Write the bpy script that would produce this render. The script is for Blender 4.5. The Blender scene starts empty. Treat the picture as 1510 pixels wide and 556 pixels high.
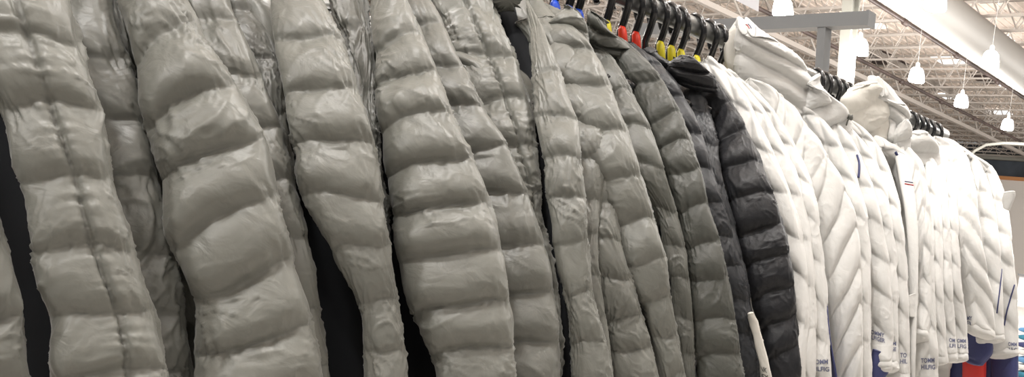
import bpy, math, random
import numpy as np
from mathutils import Matrix, Vector
from mathutils.bvhtree import BVHTree

# ------------------------------------------------------------------ camera
W_PX, H_PX = 1510.0, 556.0
RAIL_VP, CROSS_VP, NADIR_VP = (2000., 460.), (-600., 120.), (1000., 3400.)
V1, V2, V3 = (np.array(v) for v in (RAIL_VP, CROSS_VP, NADIR_VP))
PP = np.linalg.solve(np.array([V3 - V2, V2 - V1]), np.array([(V3 - V2) @ V1, (V2 - V1) @ V3]))
F_PX = math.sqrt(-(V1 - PP) @ (V2 - PP))
def _camdir(p):
    d = np.array([p[0] - PP[0], -(p[1] - PP[1]), -F_PX]); return d / np.linalg.norm(d)
ROT = np.array([_camdir(V1), _camdir(V2), -_camdir(V3)])       # rows: world X (along the rail), Y (into the rack), Z (up)
scene = bpy.context.scene
COL = scene.collection
cam_data = bpy.data.cameras.new('camera')
cam = bpy.data.objects.new('camera', cam_data); COL.objects.link(cam)
cam_data.sensor_width = 36.0; cam_data.sensor_fit = 'HORIZONTAL'
cam_data.lens = F_PX / W_PX * 36.0
cam_data.shift_x = (W_PX / 2 - PP[0]) / W_PX
cam_data.shift_y = (PP[1] - H_PX / 2) / W_PX
cam_data.clip_start = 0.02; cam_data.clip_end = 300
M4 = Matrix.Identity(4)
for i in range(3):
    for j in range(3): M4[i][j] = ROT[i, j]
cam.matrix_world = M4
scene.camera = cam
EYE_H = 1.35                                                    # the eye is the origin, the floor lies this far below

# ------------------------------------------------------------------ light
scene.view_settings.view_transform = 'Standard'
scene.view_settings.look = 'None'
scene.view_settings.gamma = 1.0
scene.view_settings.use_curve_mapping = False
scene.view_settings.exposure = -0.30
world = bpy.data.worlds.new('hall'); scene.world = world; world.use_nodes = True
world.node_tree.nodes['Background'].inputs[0].default_value = (1.0, 0.985, 0.955, 1)
world.node_tree.nodes['Background'].inputs[1].default_value = 0.28
LAMP_W = 300.0
LAMP_Z = 4.4
FAR_W = 520.0

rng = random.Random(7)
def ray(p): return ROT @ np.array([p[0] - PP[0], -(p[1] - PP[1]), -F_PX]) / F_PX
def proj(P):
    c = ROT.T @ np.asarray(P, float); return (PP[0] + F_PX * c[0] / -c[2], PP[1] - F_PX * c[1] / -c[2])
def on_y(p, y): r = ray(p); return r * (y / r[1])
def on_x(p, x): r = ray(p); return r * (x / r[0])
def on_z(p, z): r = ray(p); return r * (z / r[2])

# outer envelope of the hanging sleeves: distance Y for a height z
PZ = np.array([-.60, -.40, -.24, -.06, .07, .15, .25, .295, .34, .5])
PY = np.array([.870, .868, .878, .92, .97, 1.025, 1.115, 1.19, 1.25, 1.4])
def env_y(z): return float(np.interp(z, PZ, PY))
def on_env(p, off=0.0):
    r = ray(p); r = r / r[1]; k = 1.0
    for _ in range(40): k = .5 * k + .5 * (env_y(k * r[2]) + off)
    return r * k

# ------------------------------------------------------------------ materials
def mat(name, color, rough=.6, bump=None, spec=.5, metallic=0., emit=None, sheen=0., vary=None):
    m = bpy.data.materials.new(name); m.use_nodes = True
    nt = m.node_tree; b = nt.nodes['Principled BSDF']
    b.inputs['Base Color'].default_value = (*color, 1)
    b.inputs['Roughness'].default_value = rough
    b.inputs['Specular IOR Level'].default_value = spec
    b.inputs['Metallic'].default_value = metallic
    if sheen:
        b.inputs['Sheen Weight'].default_value = sheen; b.inputs['Sheen Roughness'].default_value = .4
    if emit:
        b.inputs['Emission Color'].default_value = (*emit[0], 1); b.inputs['Emission Strength'].default_value = emit[1]
    tc = nt.nodes.new('ShaderNodeTexCoord')
    if vary:
        n = nt.nodes.new('ShaderNodeTexNoise'); n.inputs['Scale'].default_value = vary[0]; n.inputs['Detail'].default_value = 4
        nt.links.new(tc.outputs['Object'], n.inputs['Vector'])
        r = nt.nodes.new('ShaderNodeValToRGB')
        r.color_ramp.elements[0].position = .35; r.color_ramp.elements[1].position = .65
        r.color_ramp.elements[0].color = (*[c * (1 - vary[1]) for c in color], 1)
        r.color_ramp.elements[1].color = (*[min(1, c * (1 + vary[1])) for c in color], 1)
        nt.links.new(n.outputs['Fac'], r.inputs['Fac']); nt.links.new(r.outputs['Color'], b.inputs['Base Color'])
    if bump:
        prev = None
        for sc, st, dist in bump:
            n = nt.nodes.new('ShaderNodeTexNoise'); n.inputs['Scale'].default_value = sc; n.inputs['Detail'].default_value = 3
            n.inputs['Distortion'].default_value = .6
            nt.links.new(tc.outputs['Object'], n.inputs['Vector'])
            bp = nt.nodes.new('ShaderNodeBump'); bp.inputs['Strength'].default_value = st; bp.inputs['Distance'].default_value = dist
            nt.links.new(n.outputs['Fac'], bp.inputs['Height'])
            if prev: nt.links.new(prev.outputs['Normal'], bp.inputs['Normal'])
            prev = bp
        nt.links.new(prev.outputs['Normal'], b.inputs['Normal'])
    return m
FAB = [(45, .22, .008), (900, .12, .0006)]
def fabric(name, color, rough=.42, sheen=.15, spec=.45): return mat(name, color, rough, FAB, spec, 0, None, sheen, (5, .04))
M_GREY = fabric('grey_green_nylon', (.158, .160, .142))
M_GREY2 = fabric('warm_grey_nylon', (.130, .132, .117))
M_OLIVE = fabric('olive_grey_nylon', (.068, .070, .061), .45, .05, .35)
M_SLATE = fabric('slate_nylon', (.031, .033, .037), .46, .03, .3)
M_BLACK = fabric('black_nylon', (.0145, .015, .0175), .46, .02, .28)
M_LINING_SHADE = mat('black_lining_shade', (.012, .013, .015), .8, None, .1)  # lining cloth, also the dark painted into gaps between sleeves
M_WHITE = fabric('white_nylon', (.59, .587, .57), .5, .1, .3)
M_CREAM = fabric('cream_lining', (.62, .60, .55), .6, .1, .3)
M_NAVY = fabric('navy_nylon', (.035, .042, .13), .6)
M_RED = fabric('red_nylon', (.62, .035, .03), .5)
M_TEAL = fabric('teal_cloth', (.03, .17, .25), .8)
M_BLUE = fabric('blue_cloth', (.10, .25, .45), .8)
M_INK = mat('navy_print', (.10, .11, .19), .6)
M_INKR = mat('red_print', (.45, .05, .06), .6)
M_STITCH = mat('dark_stitch', (.09, .09, .08), .8)
M_HOOK = mat('black_plastic', (.012, .012, .013), .22, None, .6)
M_TABB = mat('blue_plastic', (.01, .09, .75), .35)
M_TABR = mat('red_plastic', (.85, .05, .02), .35)
M_TABY = mat('yellow_plastic', (.85, .75, .03), .35)
M_RAIL = mat('grey_metal', (.27, .275, .27), .32, [(60, .15, .002)], .5, .55)
M_POST = mat('grey_paint', (.19, .195, .20), .5, [(40, .1, .002)])
M_COLUMN = mat('cream_paint', (.26, .255, .225), .5, [(3, .1, .01)])
M_DECK = mat('beige_deck', (.74, .65, .58), .8, [(1.2, .3, .05)], .3, 0, None, 0, (.8, .12))
M_JOIST = mat('cream_steel', (.42, .38, .345), .6)
M_PIPE = mat('brown_pipe', (.065, .045, .04), .5, None, .5, 0, None, 0, (2, .4))
M_DUCT = mat('duct_metal', (.27, .26, .245), .55, [(1.5, .15, .03)], .5, .25)
M_WALL = mat('cream_wall', (.74, .69, .64), .8, [(2, .1, .02)])
M_BAND = mat('dark_band', (.055, .065, .08), .4, None, .5, 0, None, 0, (.5, .5))
M_STRIPE = mat('orange_stripe', (.55, .25, .10), .6)
M_FLOOR = mat('concrete', (.5, .48, .45), .45, [(2, .2, .01)], .4, 0, None, 0, (.7, .12))
M_LAMP = mat('lamp_glow', (1, 1, 1), .4, None, .5, 0, ((1, .98, .95), 14.0))
M_HOUSING = mat('lamp_housing', (.75, .74, .72), .4)
M_CARD = mat('sign_card', (.80, .80, .84), .5)
M_SKY = mat('skylight_panel', (.9, .9, .9), .4, None, .5, 0, ((1, 1, 1), 1.3))
M_WOOD = mat('grey_laminate', (.45, .43, .42), .5)

# ------------------------------------------------------------------ object helpers
def mesh_obj(name, verts, faces, material, parent=None, smooth=True):
    me = bpy.data.meshes.new(name)
    verts = np.asarray(verts, dtype=np.float32)
    if isinstance(faces, np.ndarray):
        n, k = faces.shape
        me.vertices.add(len(verts)); me.vertices.foreach_set('co', verts.ravel())
        me.loops.add(n * k); me.loops.foreach_set('vertex_index', faces.astype(np.int32).ravel())
        me.polygons.add(n); me.polygons.foreach_set('loop_start', np.arange(0, n * k, k, dtype=np.int32))
        me.update(calc_edges=True); me.validate()
    else:
        me.from_pydata([tuple(map(float, v)) for v in verts], [], faces); me.update()
    if smooth: me.polygons.foreach_set('use_smooth', [True] * len(me.polygons))
    me.materials.append(material)
    o = bpy.data.objects.new(name, me); COL.objects.link(o)
    if parent is not None:
        o.parent = parent; o.matrix_parent_inverse = parent.matrix_world.inverted()
    return o
def thing(name, loc, label, cat, group=None):
    o = bpy.data.objects.new(name, None); COL.objects.link(o); o.empty_display_size = .05
    o.location = loc; o.matrix_world = Matrix.Translation(Vector([float(c) for c in loc]))
    o['label'] = label; o['category'] = cat
    if group: o['group'] = group
    return o
def tag(o, label, cat, group=None):
    o['label'] = label; o['category'] = cat
    if group: o['group'] = group
    return o
class MB:
    def __init__(s): s.v = []; s.f = []
    def box(s, c, h, ax=None):
        c = np.array(c, float); ax = np.eye(3) if ax is None else np.array(ax, float)
        b = len(s.v)
        for sx in (-1, 1):
            for sy in (-1, 1):
                for sz in (-1, 1): s.v.append(c + ax[0] * sx * h[0] + ax[1] * sy * h[1] + ax[2] * sz * h[2])
        for q in ((0, 1, 3, 2), (4, 6, 7, 5), (0, 4, 5, 1), (2, 3, 7, 6), (0, 2, 6, 4), (1, 5, 7, 3)): s.f.append([b + i for i in q])
        return s
    def bar(s, a, b, r, n=8, flat=None):
        a = np.array(a, float); b = np.array(b, float); d = b - a; d /= np.linalg.norm(d)
        u = np.cross(d, (0, 0, 1.0)); u = np.array([1., 0, 0]) if np.linalg.norm(u) < 1e-3 else u / np.linalg.norm(u); w = np.cross(d, u)
        return s.tube([a, b], r, n)
    def tube(s, pts, r, n=8, cap=True):
        pts = [np.array(p, float) for p in pts]; b0 = len(s.v); m = len(pts)
        rs = r if hasattr(r, '__len__') else [r] * m
        ref = None
        for i, p in enumerate(pts):
            d = pts[min(i + 1, m - 1)] - pts[max(i - 1, 0)]; d /= np.linalg.norm(d) + 1e-12
            if ref is None:
                ref = np.cross(d, (0.0, 0.0, 1.0))
                if np.linalg.norm(ref) < 1e-3: ref = np.array([1., 0, 0])
            ref = ref - d * (ref @ d); ref /= np.linalg.norm(ref); w = np.cross(d, ref)
            for k in range(n):
                a = 2 * math.pi * k / n; s.v.append(p + rs[i] * (ref * math.cos(a) + w * math.sin(a)))
        for i in range(m - 1):
            for k in range(n):
                s.f.append([b0 + i * n + k, b0 + i * n + (k + 1) % n, b0 + (i + 1) * n + (k + 1) % n, b0 + (i + 1) * n + k])
        if cap:
            s.f.append([b0 + k for k in range(n)][::-1]); s.f.append([b0 + (m - 1) * n + k for k in range(n)])
        return s
    def lathe(s, c, prof, n=24):
        b0 = len(s.v)
        for r, z in prof:
            for k in range(n):
                a = 2 * math.pi * k / n; s.v.append(np.array([c[0] + r * math.cos(a), c[1] + r * math.sin(a), c[2] + z]))
        for i in range(len(prof) - 1):
            for k in range(n): s.f.append([b0 + i * n + k, b0 + i * n + (k + 1) % n, b0 + (i + 1) * n + (k + 1) % n, b0 + (i + 1) * n + k])
        return s
    def build(s, name, m, parent=None, smooth=False): return mesh_obj(name, s.v, s.f, m, parent, smooth)

# ------------------------------------------------------------------ noise
def _hash(i, j, k):
    h = (i * 374761393 + j * 668265263 + k * 2147483647 + 1013904223) & 0xFFFFFFFF
    h = ((h ^ (h >> 13)) * 1274126177) & 0xFFFFFFFF
    h = ((h ^ (h >> 16)) * 2246822519) & 0xFFFFFFFF
    return ((h ^ (h >> 15)) & 0xFFFF) / 32767.5 - 1.0
def noise2(x, y, seed=0):
    x = np.asarray(x, float); y = np.asarray(y, float)
    xi = np.floor(x).astype(np.int64); yi = np.floor(y).astype(np.int64); xf = x - xi; yf = y - yi
    u = xf * xf * xf * (xf * (xf * 6 - 15) + 10); v = yf * yf * yf * (yf * (yf * 6 - 15) + 10)
    def g(a, b):
        ang = _hash(xi + a, yi + b, np.int64(seed)) * math.pi
        return np.cos(ang) * (xf - a) + np.sin(ang) * (yf - b)
    n = (g(0, 0) * (1 - u) + g(1, 0) * u) * (1 - v) + (g(0, 1) * (1 - u) + g(1, 1) * u) * v
    return n * 1.6

# ------------------------------------------------------------------ quilted, down-filled tube lofted through its seam rings
def catmull(P, t):
    P = np.asarray(P, float); n = len(P); i = np.clip(np.floor(t).astype(int), 0, n - 2); f = (t - i)[:, None]
    p0 = P[np.maximum(i - 1, 0)]; p1 = P[i]; p2 = P[i + 1]; p3 = P[np.minimum(i + 2, n - 1)]
    return .5 * (2 * p1 + (p2 - p0) * f + (2 * p0 - 5 * p1 + 4 * p2 - p3) * f * f + (3 * p1 - p0 - 3 * p2 + p3) * f ** 3)
def quilt(name, L, R, depth, material, parent, seed=0, nth=112, per=24, puff=1., wr=1., chev=0., um=.3, tilt=0., diamond=0., groove=None, mid=None, phase0=0., fat=.5, closed_ends=(True, True), nb=None, plain=False, shift=0.):
    """L, R: left and right ends of each seam ring (3-D); depth: half thickness; a real closed pillow-like tube."""
    L = np.asarray(L, float); R = np.asarray(R, float); n = len(L)
    nv = max(8, int(per * (n - 1))) + 1
    v = np.linspace(0, n - 1, nv)
    Lv = catmull(L, v); Rv = catmull(R, v)
    c = (Lv + Rv) / 2; a = (Rv - Lv) / 2
    ax = np.gradient(c, axis=0); ax /= np.linalg.norm(ax, axis=1)[:, None] + 1e-9
    b = np.cross(a, ax); b /= np.linalg.norm(b, axis=1)[:, None] + 1e-9
    tocam = -c / np.linalg.norm(c, axis=1)[:, None]
    sg = np.sign((b * tocam).sum(1)); sg[sg == 0] = 1; b *= sg[:, None]
    dv = np.interp(v, np.arange(n), depth) if hasattr(depth, '__len__') else np.full(nv, depth)
    th = np.linspace(0, 2 * np.pi, nth, endpoint=False)
    ct, st = np.cos(th), np.sin(th)
    V, TH = np.meshgrid(v, th, indexing='ij')
    CX = np.sign(ct) * np.abs(ct) ** .80; SX = np.sign(st) * np.abs(st) ** .70
    U = CX[None, :] * np.ones_like(V)
    fr = (1 if nb is None else nb)
    PH = V * fr + phase0 + tilt * U - chev * np.abs(U - um) + .10 * noise2(TH / 2 / np.pi * 5, V * .7, seed + 5) * (0 if plain else 1)
    f = PH - np.floor(PH)
    def bump(f): return np.abs(np.sin(np.pi * f ** 1.6)) ** .55
    p = bump(f); dist = np.minimum(f, 1 - f)
    if diamond:
        wgt = np.clip((diamond - V) / 1.5, 0, 1)
        PH2 = V * fr - tilt * U + chev * np.abs(U - um) + .9 * U + .35
        f2 = PH2 - np.floor(PH2); p2 = bump(f2); p = p * (1 - wgt) + np.minimum(p, p2) * wgt
        dist = np.minimum(dist, np.minimum(f2, 1 - f2) + (1 - wgt))
    gr = np.ones_like(V)
    if groove is not None:
        gm = groove(V) if callable(groove) else groove
        front = (st[None, :] > -.1)
        gd = np.abs(U - gm) / .055
        gr = 1 - .9 * np.exp(-gd ** 1.3) * front
        p = p * (.35 + .65 * gr)
    if plain: p = np.full_like(p, .8); dist = np.full_like(dist, .5)
    aw = np.linalg.norm(a, axis=1)
    wid = 1 + .03 * puff * (p - .75)
    dep = 1 - .44 * puff + .44 * puff * p
    pos = c[:, None, :] + a[:, None, :] * (CX[None, :] * wid)[:, :, None] + b[:, None, :] * (SX[None, :] * dep * dv[:, None])[:, :, None]
    if shift: pass
    if mid is not None:      # seams that rise to a peak at the vertical seam
        tent = np.clip(1 - np.abs(U - mid[0]) / (1 + abs(mid[0])), 0, 1) * (st[None, :] > 0)
        pos += (-ax)[:, None, :] * (tent * mid[1])[:, :, None]
    # wrinkles along the outward direction
    rad = pos - c[:, None, :]; rad /= np.linalg.norm(rad, axis=2)[:, :, None] + 1e-9
    A = TH / (2 * np.pi)
    gather = np.exp(-dist / .16) * (1 - np.exp(-dist / .02))
    ang = 1.3 * noise2(A * 3, V * .6, seed + 11)
    g1 = noise2(A * nth / 5.0 + ang * 3, V * 1.6, seed + 1) * 1.0 + noise2(A * 11 + ang, V * 1.1, seed + 2) * .9
    q = noise2(A * 7 + V * 1.1 + ang * 1.5, V * 1.2 - A * 4, seed + 3)
    ridge = (1 - np.abs(q) * 2.4); ridge = np.clip(ridge, 0, 1) ** 3
    q2 = noise2(A * 9 - V * 1.6 + ang, V * 1.9 + A * 5, seed + 4)
    ridge2 = np.clip(1 - np.abs(q2) * 3, 0, 1) ** 3
    big = noise2(A * 4 + 7, V * .9, seed + 6)
    patch = np.clip(.45 + 1.2 * noise2(A * 3 + 3, V * .8 + 2, seed + 8), 0, 1.2)
    def rg(q, k, e=2.0): return np.clip(1 - np.abs(q) * k, 0, 1) ** e
    r3 = rg(noise2(A * 10 + V * 2.6 + ang, V * 1.5 - A * 3, seed + 31), 7.5)
    r4 = rg(noise2(A * 13 - V * 2.2, V * 1.2 + A * 4 + ang, seed + 32), 6.0)
    pt2 = np.clip(.1 + 1.6 * noise2(A * 4 + 9, V * .9 + 4, seed + 33), 0, 1)
    d = wr * (0.0028 * g1 * gather + .0018 * (ridge - .25) * patch + 0.0024 * r3 * pt2 + .0018 * r4 * patch * (.3 + gather) + .0030 * big + .0004 * noise2(A * 30, V * 5, seed + 9) * patch)
    if plain: d *= .45
    if groove is not None: d = d + (-.006) * (1 - gr) + .0035 * wr * noise2(A * 4, V * 9, seed + 21) * np.exp(-np.abs(U - gm) / .22) * (st[None, :] > -.1)
    pos = pos + rad * d[:, :, None]
    verts = pos.reshape(-1, 3)
    i, j = np.meshgrid(np.arange(nv - 1), np.arange(nth), indexing='ij')
    j2 = (j + 1) % nth
    F = np.stack([i * nth + j, i * nth + j2, (i + 1) * nth + j2, (i + 1) * nth + j], -1).reshape(-1, 4)
    extra = []; ev = []
    for e, idx in ((0, 0), (1, nv - 1)):
        if closed_ends[e]:
            base = len(verts) + len(ev); nr = 5
            ringp = pos[idx]; cen = ringp.mean(0); out = (ax[idx] if e else -ax[idx]) * .25 * min(aw[idx], dv[idx] * 2)
            prev = [idx * nth + t for t in range(nth)]
            for rr in range(1, nr + 1):
                q_ = 1 - rr / nr; sc = math.sqrt(max(0, 1 - (rr / nr) ** 2)) if rr < nr else .02
                cur = []
                for t in range(nth):
                    ev.append(cen + (ringp[t] - cen) * sc + out * (rr / nr)); cur.append(len(verts) + len(ev) - 1)
                for t in range(nth): extra.append([prev[t], prev[(t + 1) % nth], cur[(t + 1) % nth], cur[t]])
                prev = cur
    if ev:
        verts = np.vstack([verts, np.array(ev)]); F = np.vstack([F, np.array(extra)])
    o = mesh_obj(name, verts, F, material, parent)
    return o

def interp_poly(P, y):
    ys = [q[1] for q in P]; xs = [q[0] for q in P]
    if y <= ys[0]:
        k = (xs[1] - xs[0]) / (ys[1] - ys[0] + 1e-9); return xs[0] + k * (y - ys[0])
    if y >= ys[-1]:
        k = (xs[-1] - xs[-2]) / (ys[-1] - ys[-2] + 1e-9); return xs[-1] + .5 * k * (y - ys[-1])
    return float(np.interp(y, ys, xs))
def resample(P, n):
    P = np.array(P, float); t = np.arange(len(P)); dense = catmull(P, np.linspace(0, len(P) - 1, 300))
    s = np.concatenate([[0], np.cumsum(np.linalg.norm(np.diff(dense, axis=0), axis=1))])
    q = np.linspace(0, s[-1], n)
    return np.stack([np.interp(q, s, dense[:, k]) for k in range(P.shape[1])], 1), s[-1]

RAIL_Y, RAIL_Z, RAIL_R = 1.25, .357, .0165
def body(parent, X, m, seed, ztop=.245, zbot=-.42, lean=0., half=.185, thick=.034, near=None):
    """flat quilted torso hanging below the shoulders, square to the rail"""
    zs = np.linspace(ztop, zbot, 9); Ls = []; Rs = []
    for i, z in enumerate(zs):
        h = np.interp(ztop - z, [0, .05, .12, .25, 1], [.07, .13, .17, half, half + .01])
        x = X + lean * (ztop - z)
        Rs.append((x + .004, RAIL_Y - h + .0, z - (.05 if i == 0 else 0))); Ls.append((x, RAIL_Y + h, z - (.05 if i == 0 else 0)))
    return quilt('body', Ls, Rs, thick, m, parent, seed, nth=72, per=10, puff=.8, wr=.8)
def far_sleeve(parent, X, m, seed, lean=0.):
    zs = np.linspace(.19, -.34, 8); Ls = []; Rs = []
    for i, z in enumerate(zs):
        yo = RAIL_Y + np.interp(.19 - z, [0, .1, .3, .6], [.16, .23, .28, .30]); x = X + lean * (.19 - z)
        Rs.append((x, yo - .04, z)); Ls.append((x, yo + .05, z))
    return quilt('sleeve', Ls, Rs, .032, m, parent, seed, nth=40, per=8, wr=.6)
def collar(parent, X, m, seed, z=.27, h=.075, ry=.075, rx=.035, lean=(0, 0)):
    """stand-up collar: an open ring of puffed rolls round the neck"""
    nv, nu = 30, 64; V = []; F = []
    for side in (0, 1):
        for i in range(nv):
            t = i / (nv - 1)
            for k in range(nu):
                a = 2 * math.pi * k / nu
                pf = abs(math.sin(math.pi * ((t * 2) % 1.0))) ** .6 if side == 0 else 0
                r = 1 + .10 * pf + .04 * float(noise2(a * 1.6, t * 3, seed)) - (.18 if side else 0)
                hz = h * (1 - .30 * math.cos(a - math.pi / 2) ** 2 * (math.sin(a) < 0))
                V.append((X + lean[0] * t + rx * r * math.cos(a) * (1 + .25 * (1 - t)), RAIL_Y + lean[1] * t + ry * r * math.sin(a) * (1 + .35 * (1 - t)), z - .02 + t * hz))
    for side in (0, 1):
        b0 = side * nv * nu
        for i in range(nv - 1):
            for k in range(nu):
                F.append([b0 + i * nu + k, b0 + i * nu + (k + 1) % nu, b0 + (i + 1) * nu + (k + 1) % nu, b0 + (i + 1) * nu + k])
    for k in range(nu):
        F.append([(nv - 1) * nu + k, (nv - 1) * nu + (k + 1) % nu, (2 * nv - 1) * nu + (k + 1) % nu, (2 * nv - 1) * nu + k])
    return mesh_obj('collar', V, F, m, parent)

XC = .85
def jacket_root(X, label, group, name='puffer_jacket'):
    return thing(name, (X, RAIL_Y, -.42), label, 'jacket', group)

def extend(L, R, D, top=True, bottom=True):
    """carry a sleeve on past the frame: up to the shoulder point, down to the cuff"""
    L = [np.array(p) for p in L]; R = [np.array(p) for p in R]; D = list(D)
    if top:
        c0 = (L[0] + R[0]) / 2; a0 = (R[0] - L[0]) / 2; z0 = c0[2]; n = max(2, int(round((.27 - z0) / .06)))
        tgt = np.array([c0[0] + .01, RAIL_Y - .08, .27])
        nl, nr, nd = [], [], []
        for i in range(n, 0, -1):
            t = i / n; c = c0 + (tgt - c0) * t; c[1] = c0[1] + (tgt[1] - c0[1]) * t ** 1.7; c[2] = c0[2] + (tgt[2] - c0[2]) * (1 - (1 - t) ** 1.3)
            s = 1 - .55 * t; nl.append(c - a0 * s); nr.append(c + a0 * s); nd.append(D[0] * (1 - .3 * t))
        L = nl + L; R = nr + R; D = nd + D
    if bottom:
        c0 = (L[-1] + R[-1]) / 2; a0 = (R[-1] - L[-1]) / 2; z0 = c0[2]
        n = max(1, int(round((z0 + .36) / .07)))
        for i in range(1, n + 1):
            c = c0 + np.array([0, -.004 * i, (-.36 - z0) * i / n]); s = 1 - .3 * i / n; L.append(c - a0 * s); R.append(c + a0 * s); D.append(D[-1] * .93)
    return L, R, D

# ------------------------------------------------------------------ room
def struct(o): o['kind'] = 'structure'; return o
FZ = -EYE_H
struct(MB().box((16, 16, FZ - .05), (29, 29, .05)).build('floor', M_FLOOR))
ceil_root = bpy.data.objects.new('ceiling', None); COL.objects.link(ceil_root); ceil_root.location = (16, 16, 7.2); ceil_root.matrix_world = Matrix.Translation((16, 16, 7.2)); struct(ceil_root)
DECK_Z = 7.1
md = MB(); md.box((16, 16, DECK_Z + .06), (29, 29, .05))
for i in range(190):                                              # corrugation of the roof deck
    y = -12.7 + i * .3; md.box((16, y, DECK_Z), (29, .05, .025))
md.build('roof_deck', M_DECK, ceil_root)
jx = 9.0; JT, JB = 7.0, 6.25
while jx < 45.5:
    m = MB(); y0, y1 = -2.0, 40.0
    m.box((jx, (y0 + y1) / 2, JT), (.035, (y1 - y0) / 2, .028)); m.box((jx, (y0 + y1) / 2, JB), (.032, (y1 - y0) / 2, .024))
    y = y0; k = 0; st_ = .50
    while y < y1 - st_:
        a, b = (JT, JB) if k % 2 == 0 else (JB, JT)
        m.tube([(jx, y, a), (jx, y + st_, b)], .024, 4, False); y += st_; k += 1
    m.build('roof_joist', M_JOIST, ceil_root)
    jx += 1.25
for gy in (6.9, 18.4, 27.0):                                        # truss girders that carry the joists
    m = MB(); m.box((26, gy, 6.95), (20, .1, .08)); m.box((26, gy, 5.95), (20, .1, .07))
    x = 7.0; k = 0
    while x < 45:
        a, b = (6.9, 6.0) if k % 2 == 0 else (6.0, 6.9)
        m.tube([(x, gy, a), (x + .9, gy, b)], .045, 5, False); x += .9; k += 1
    m.build('truss_girder', M_JOIST, ceil_root)
for bx in np.arange(10, 40, 3.1):                                    # cross bracing
    for gy in (9.5, 12.5, 18.0, 22.0):
        m = MB(); m.tube([(bx, gy, 6.95), (bx + 1.72, gy + .2, 6.3)], .02, 5, False); m.tube([(bx, gy, 6.3), (bx + 1.72, gy + .2, 6.95)], .02, 5, False)
        m.build('cross_brace', M_JOIST, ceil_root)
for i, by in enumerate(np.arange(3.5, 34, 1.9)):                      # bridging lines tying the joists together
    m = MB(); zz = 6.27 if i % 2 else 7.03
    m.tube([(9, by, zz), (45, by, zz)], .020, 5, False); m.build('bridging_bar', M_JOIST, ceil_root)
for (x, y) in ((14.5, 11.2), (19.5, 13.9), (25.2, 13.0), (27.3, 16.0), (23, 17), (31, 15), (33, 19), (17.5, 17.0), (36, 18)):
    p = MB().box((x, y, DECK_Z - .04), (.55, .6, .015)).build('skylight', M_SKY, ceil_root)
for (x, y) in ((13.2, 14.9), (18.3, 12.0), (21.0, 11.2), (30, 15.5), (24, 9.3), (27, 19)):
    m = MB()
    for i in range(9): m.box((x + i * .16 - .7, y, DECK_Z - .05), (.045, .75, .02))
    m.box((x, y, DECK_Z - .03), (.85, .8, .01)); m.build('roof_vent', M_PIPE, ceil_root)
# walls far down the hall
struct(MB().box((45.2, 16, 1.85), (.15, 29, 3.2)).build('wall_far', M_WALL))
struct(MB().box((45.1, 16, 5.15), (.2, 29, .10)).build('trim_1', M_STRIPE))
struct(MB().box((45.3, 16, 6.1), (.1, 29, .95)).build('wall_far_band', M_BAND))
struct(MB().box((44.6, 16, 6.25), (.15, 29, .15)).build('trim_2', M_COLUMN))
struct(MB().box((16, 45.2, 2.9), (29, .15, 4.3)).build('wall_side', M_WALL))
# building column
cp = on_x((1251, 60), 16.0); m = MB()
m.box((cp[0], cp[1], 2.8), (.012, .15, 4.15)); m.box((cp[0] - .14, cp[1], 2.8), (.014, .15, 4.15)); m.box((cp[0] + .14, cp[1], 2.8), (.014, .15, 4.15))
m.v = m.v[8:]; m.f = [[i - 8 for i in f] for f in m.f[6:]]
m.box((cp[0], cp[1], 2.8), (.14, .010, 4.15))
tag(m.build('steel_column', M_COLUMN), 'tall cream painted steel column rising to the roof behind the rack', 'column')
# round duct
du = MB(); du.tube([(x, 10.85, 5.6) for x in np.linspace(8, 44, 37)], .50, 40, True)
duo = du.build('air_duct', M_DUCT, None, True); tag(duo, 'large pale round air duct running diagonally under the roof', 'duct')
# sprinkler pipes
for p0, p1, lab in (((1309, 11), (1453, 111), 'dark brown ceiling pipe nearest the big pale duct'), ((1280, 90), (1413, 165), 'dark brown ceiling pipe running low above the white coats, left of the other pipe')):
    a = on_z(p0, 5.9); b = on_z(p1, 5.9); yy = (a[1] + b[1]) / 2
    m = MB(); m.tube([(x, yy, 5.9) for x in np.linspace(9, 44, 8)], .055, 10)
    for x in np.arange(10, 44, 3.05): m.tube([(x, yy, 5.88), (x + .18, yy, 5.88)], .085, 10)
    tag(m.build('sprinkler_pipe', M_PIPE, None, True), lab, 'pipe')
# electric conduit hanging across the hall near the far end
a = on_x((1425, 222), 26.0)
m = MB(); m.tube([a + np.array([0, 0, -.9]), a + np.array([0, -.1, -.3]), a + np.array([0, -.35, 0]), a + np.array([0, -.8, .22]), a + np.array([0, -1.5, .3]), a + np.array([0, -9, .3])], .05, 8)
tag(m.build('hanging_conduit', M_COLUMN, None, True), 'pale curved conduit pipe bending down above the last white coats', 'pipe')

# high bay lamps: the ones the photograph shows, the rest of their grid above and behind the camera, and unseen ones added to brighten the roof
def lamp(x, y, label, group='high bay ceiling lamps', detail=True, power=None):
    t = thing('high_bay_lamp', (x, y, LAMP_Z + .3), label, 'lamp', group)
    g = MB(); g.lathe((x, y, LAMP_Z), [(.001, -.17), (.14, -.17), (.21, -.16), (.22, -.14), (.205, -.02), (.175, .09), (.13, .14), (.001, .15)])
    g.build('glass_shade', M_LAMP, t, True)
    h = MB(); h.lathe((x, y, LAMP_Z), [(.001, .155), (.055, .155), (.055, .25), (.03, .28), (.001, .28)], 16); h.build('ballast_housing', M_HOUSING, t, True)
    c = MB(); c.tube([(x, y, LAMP_Z + .27), (x, y, DECK_Z + .02)], .004, 6); c.build('hanging_rod', M_HOUSING, t)
    ld = bpy.data.lights.new('lamp_light', 'POINT'); ld.shadow_soft_size = .22; ld.energy = power or LAMP_W; ld.color = (1, .975, .94)
    lo = bpy.data.objects.new('lamp_light', ld); COL.objects.link(lo); lo.location = (0, 0, -.30 - .45); lo.parent = t
    return t
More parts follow.
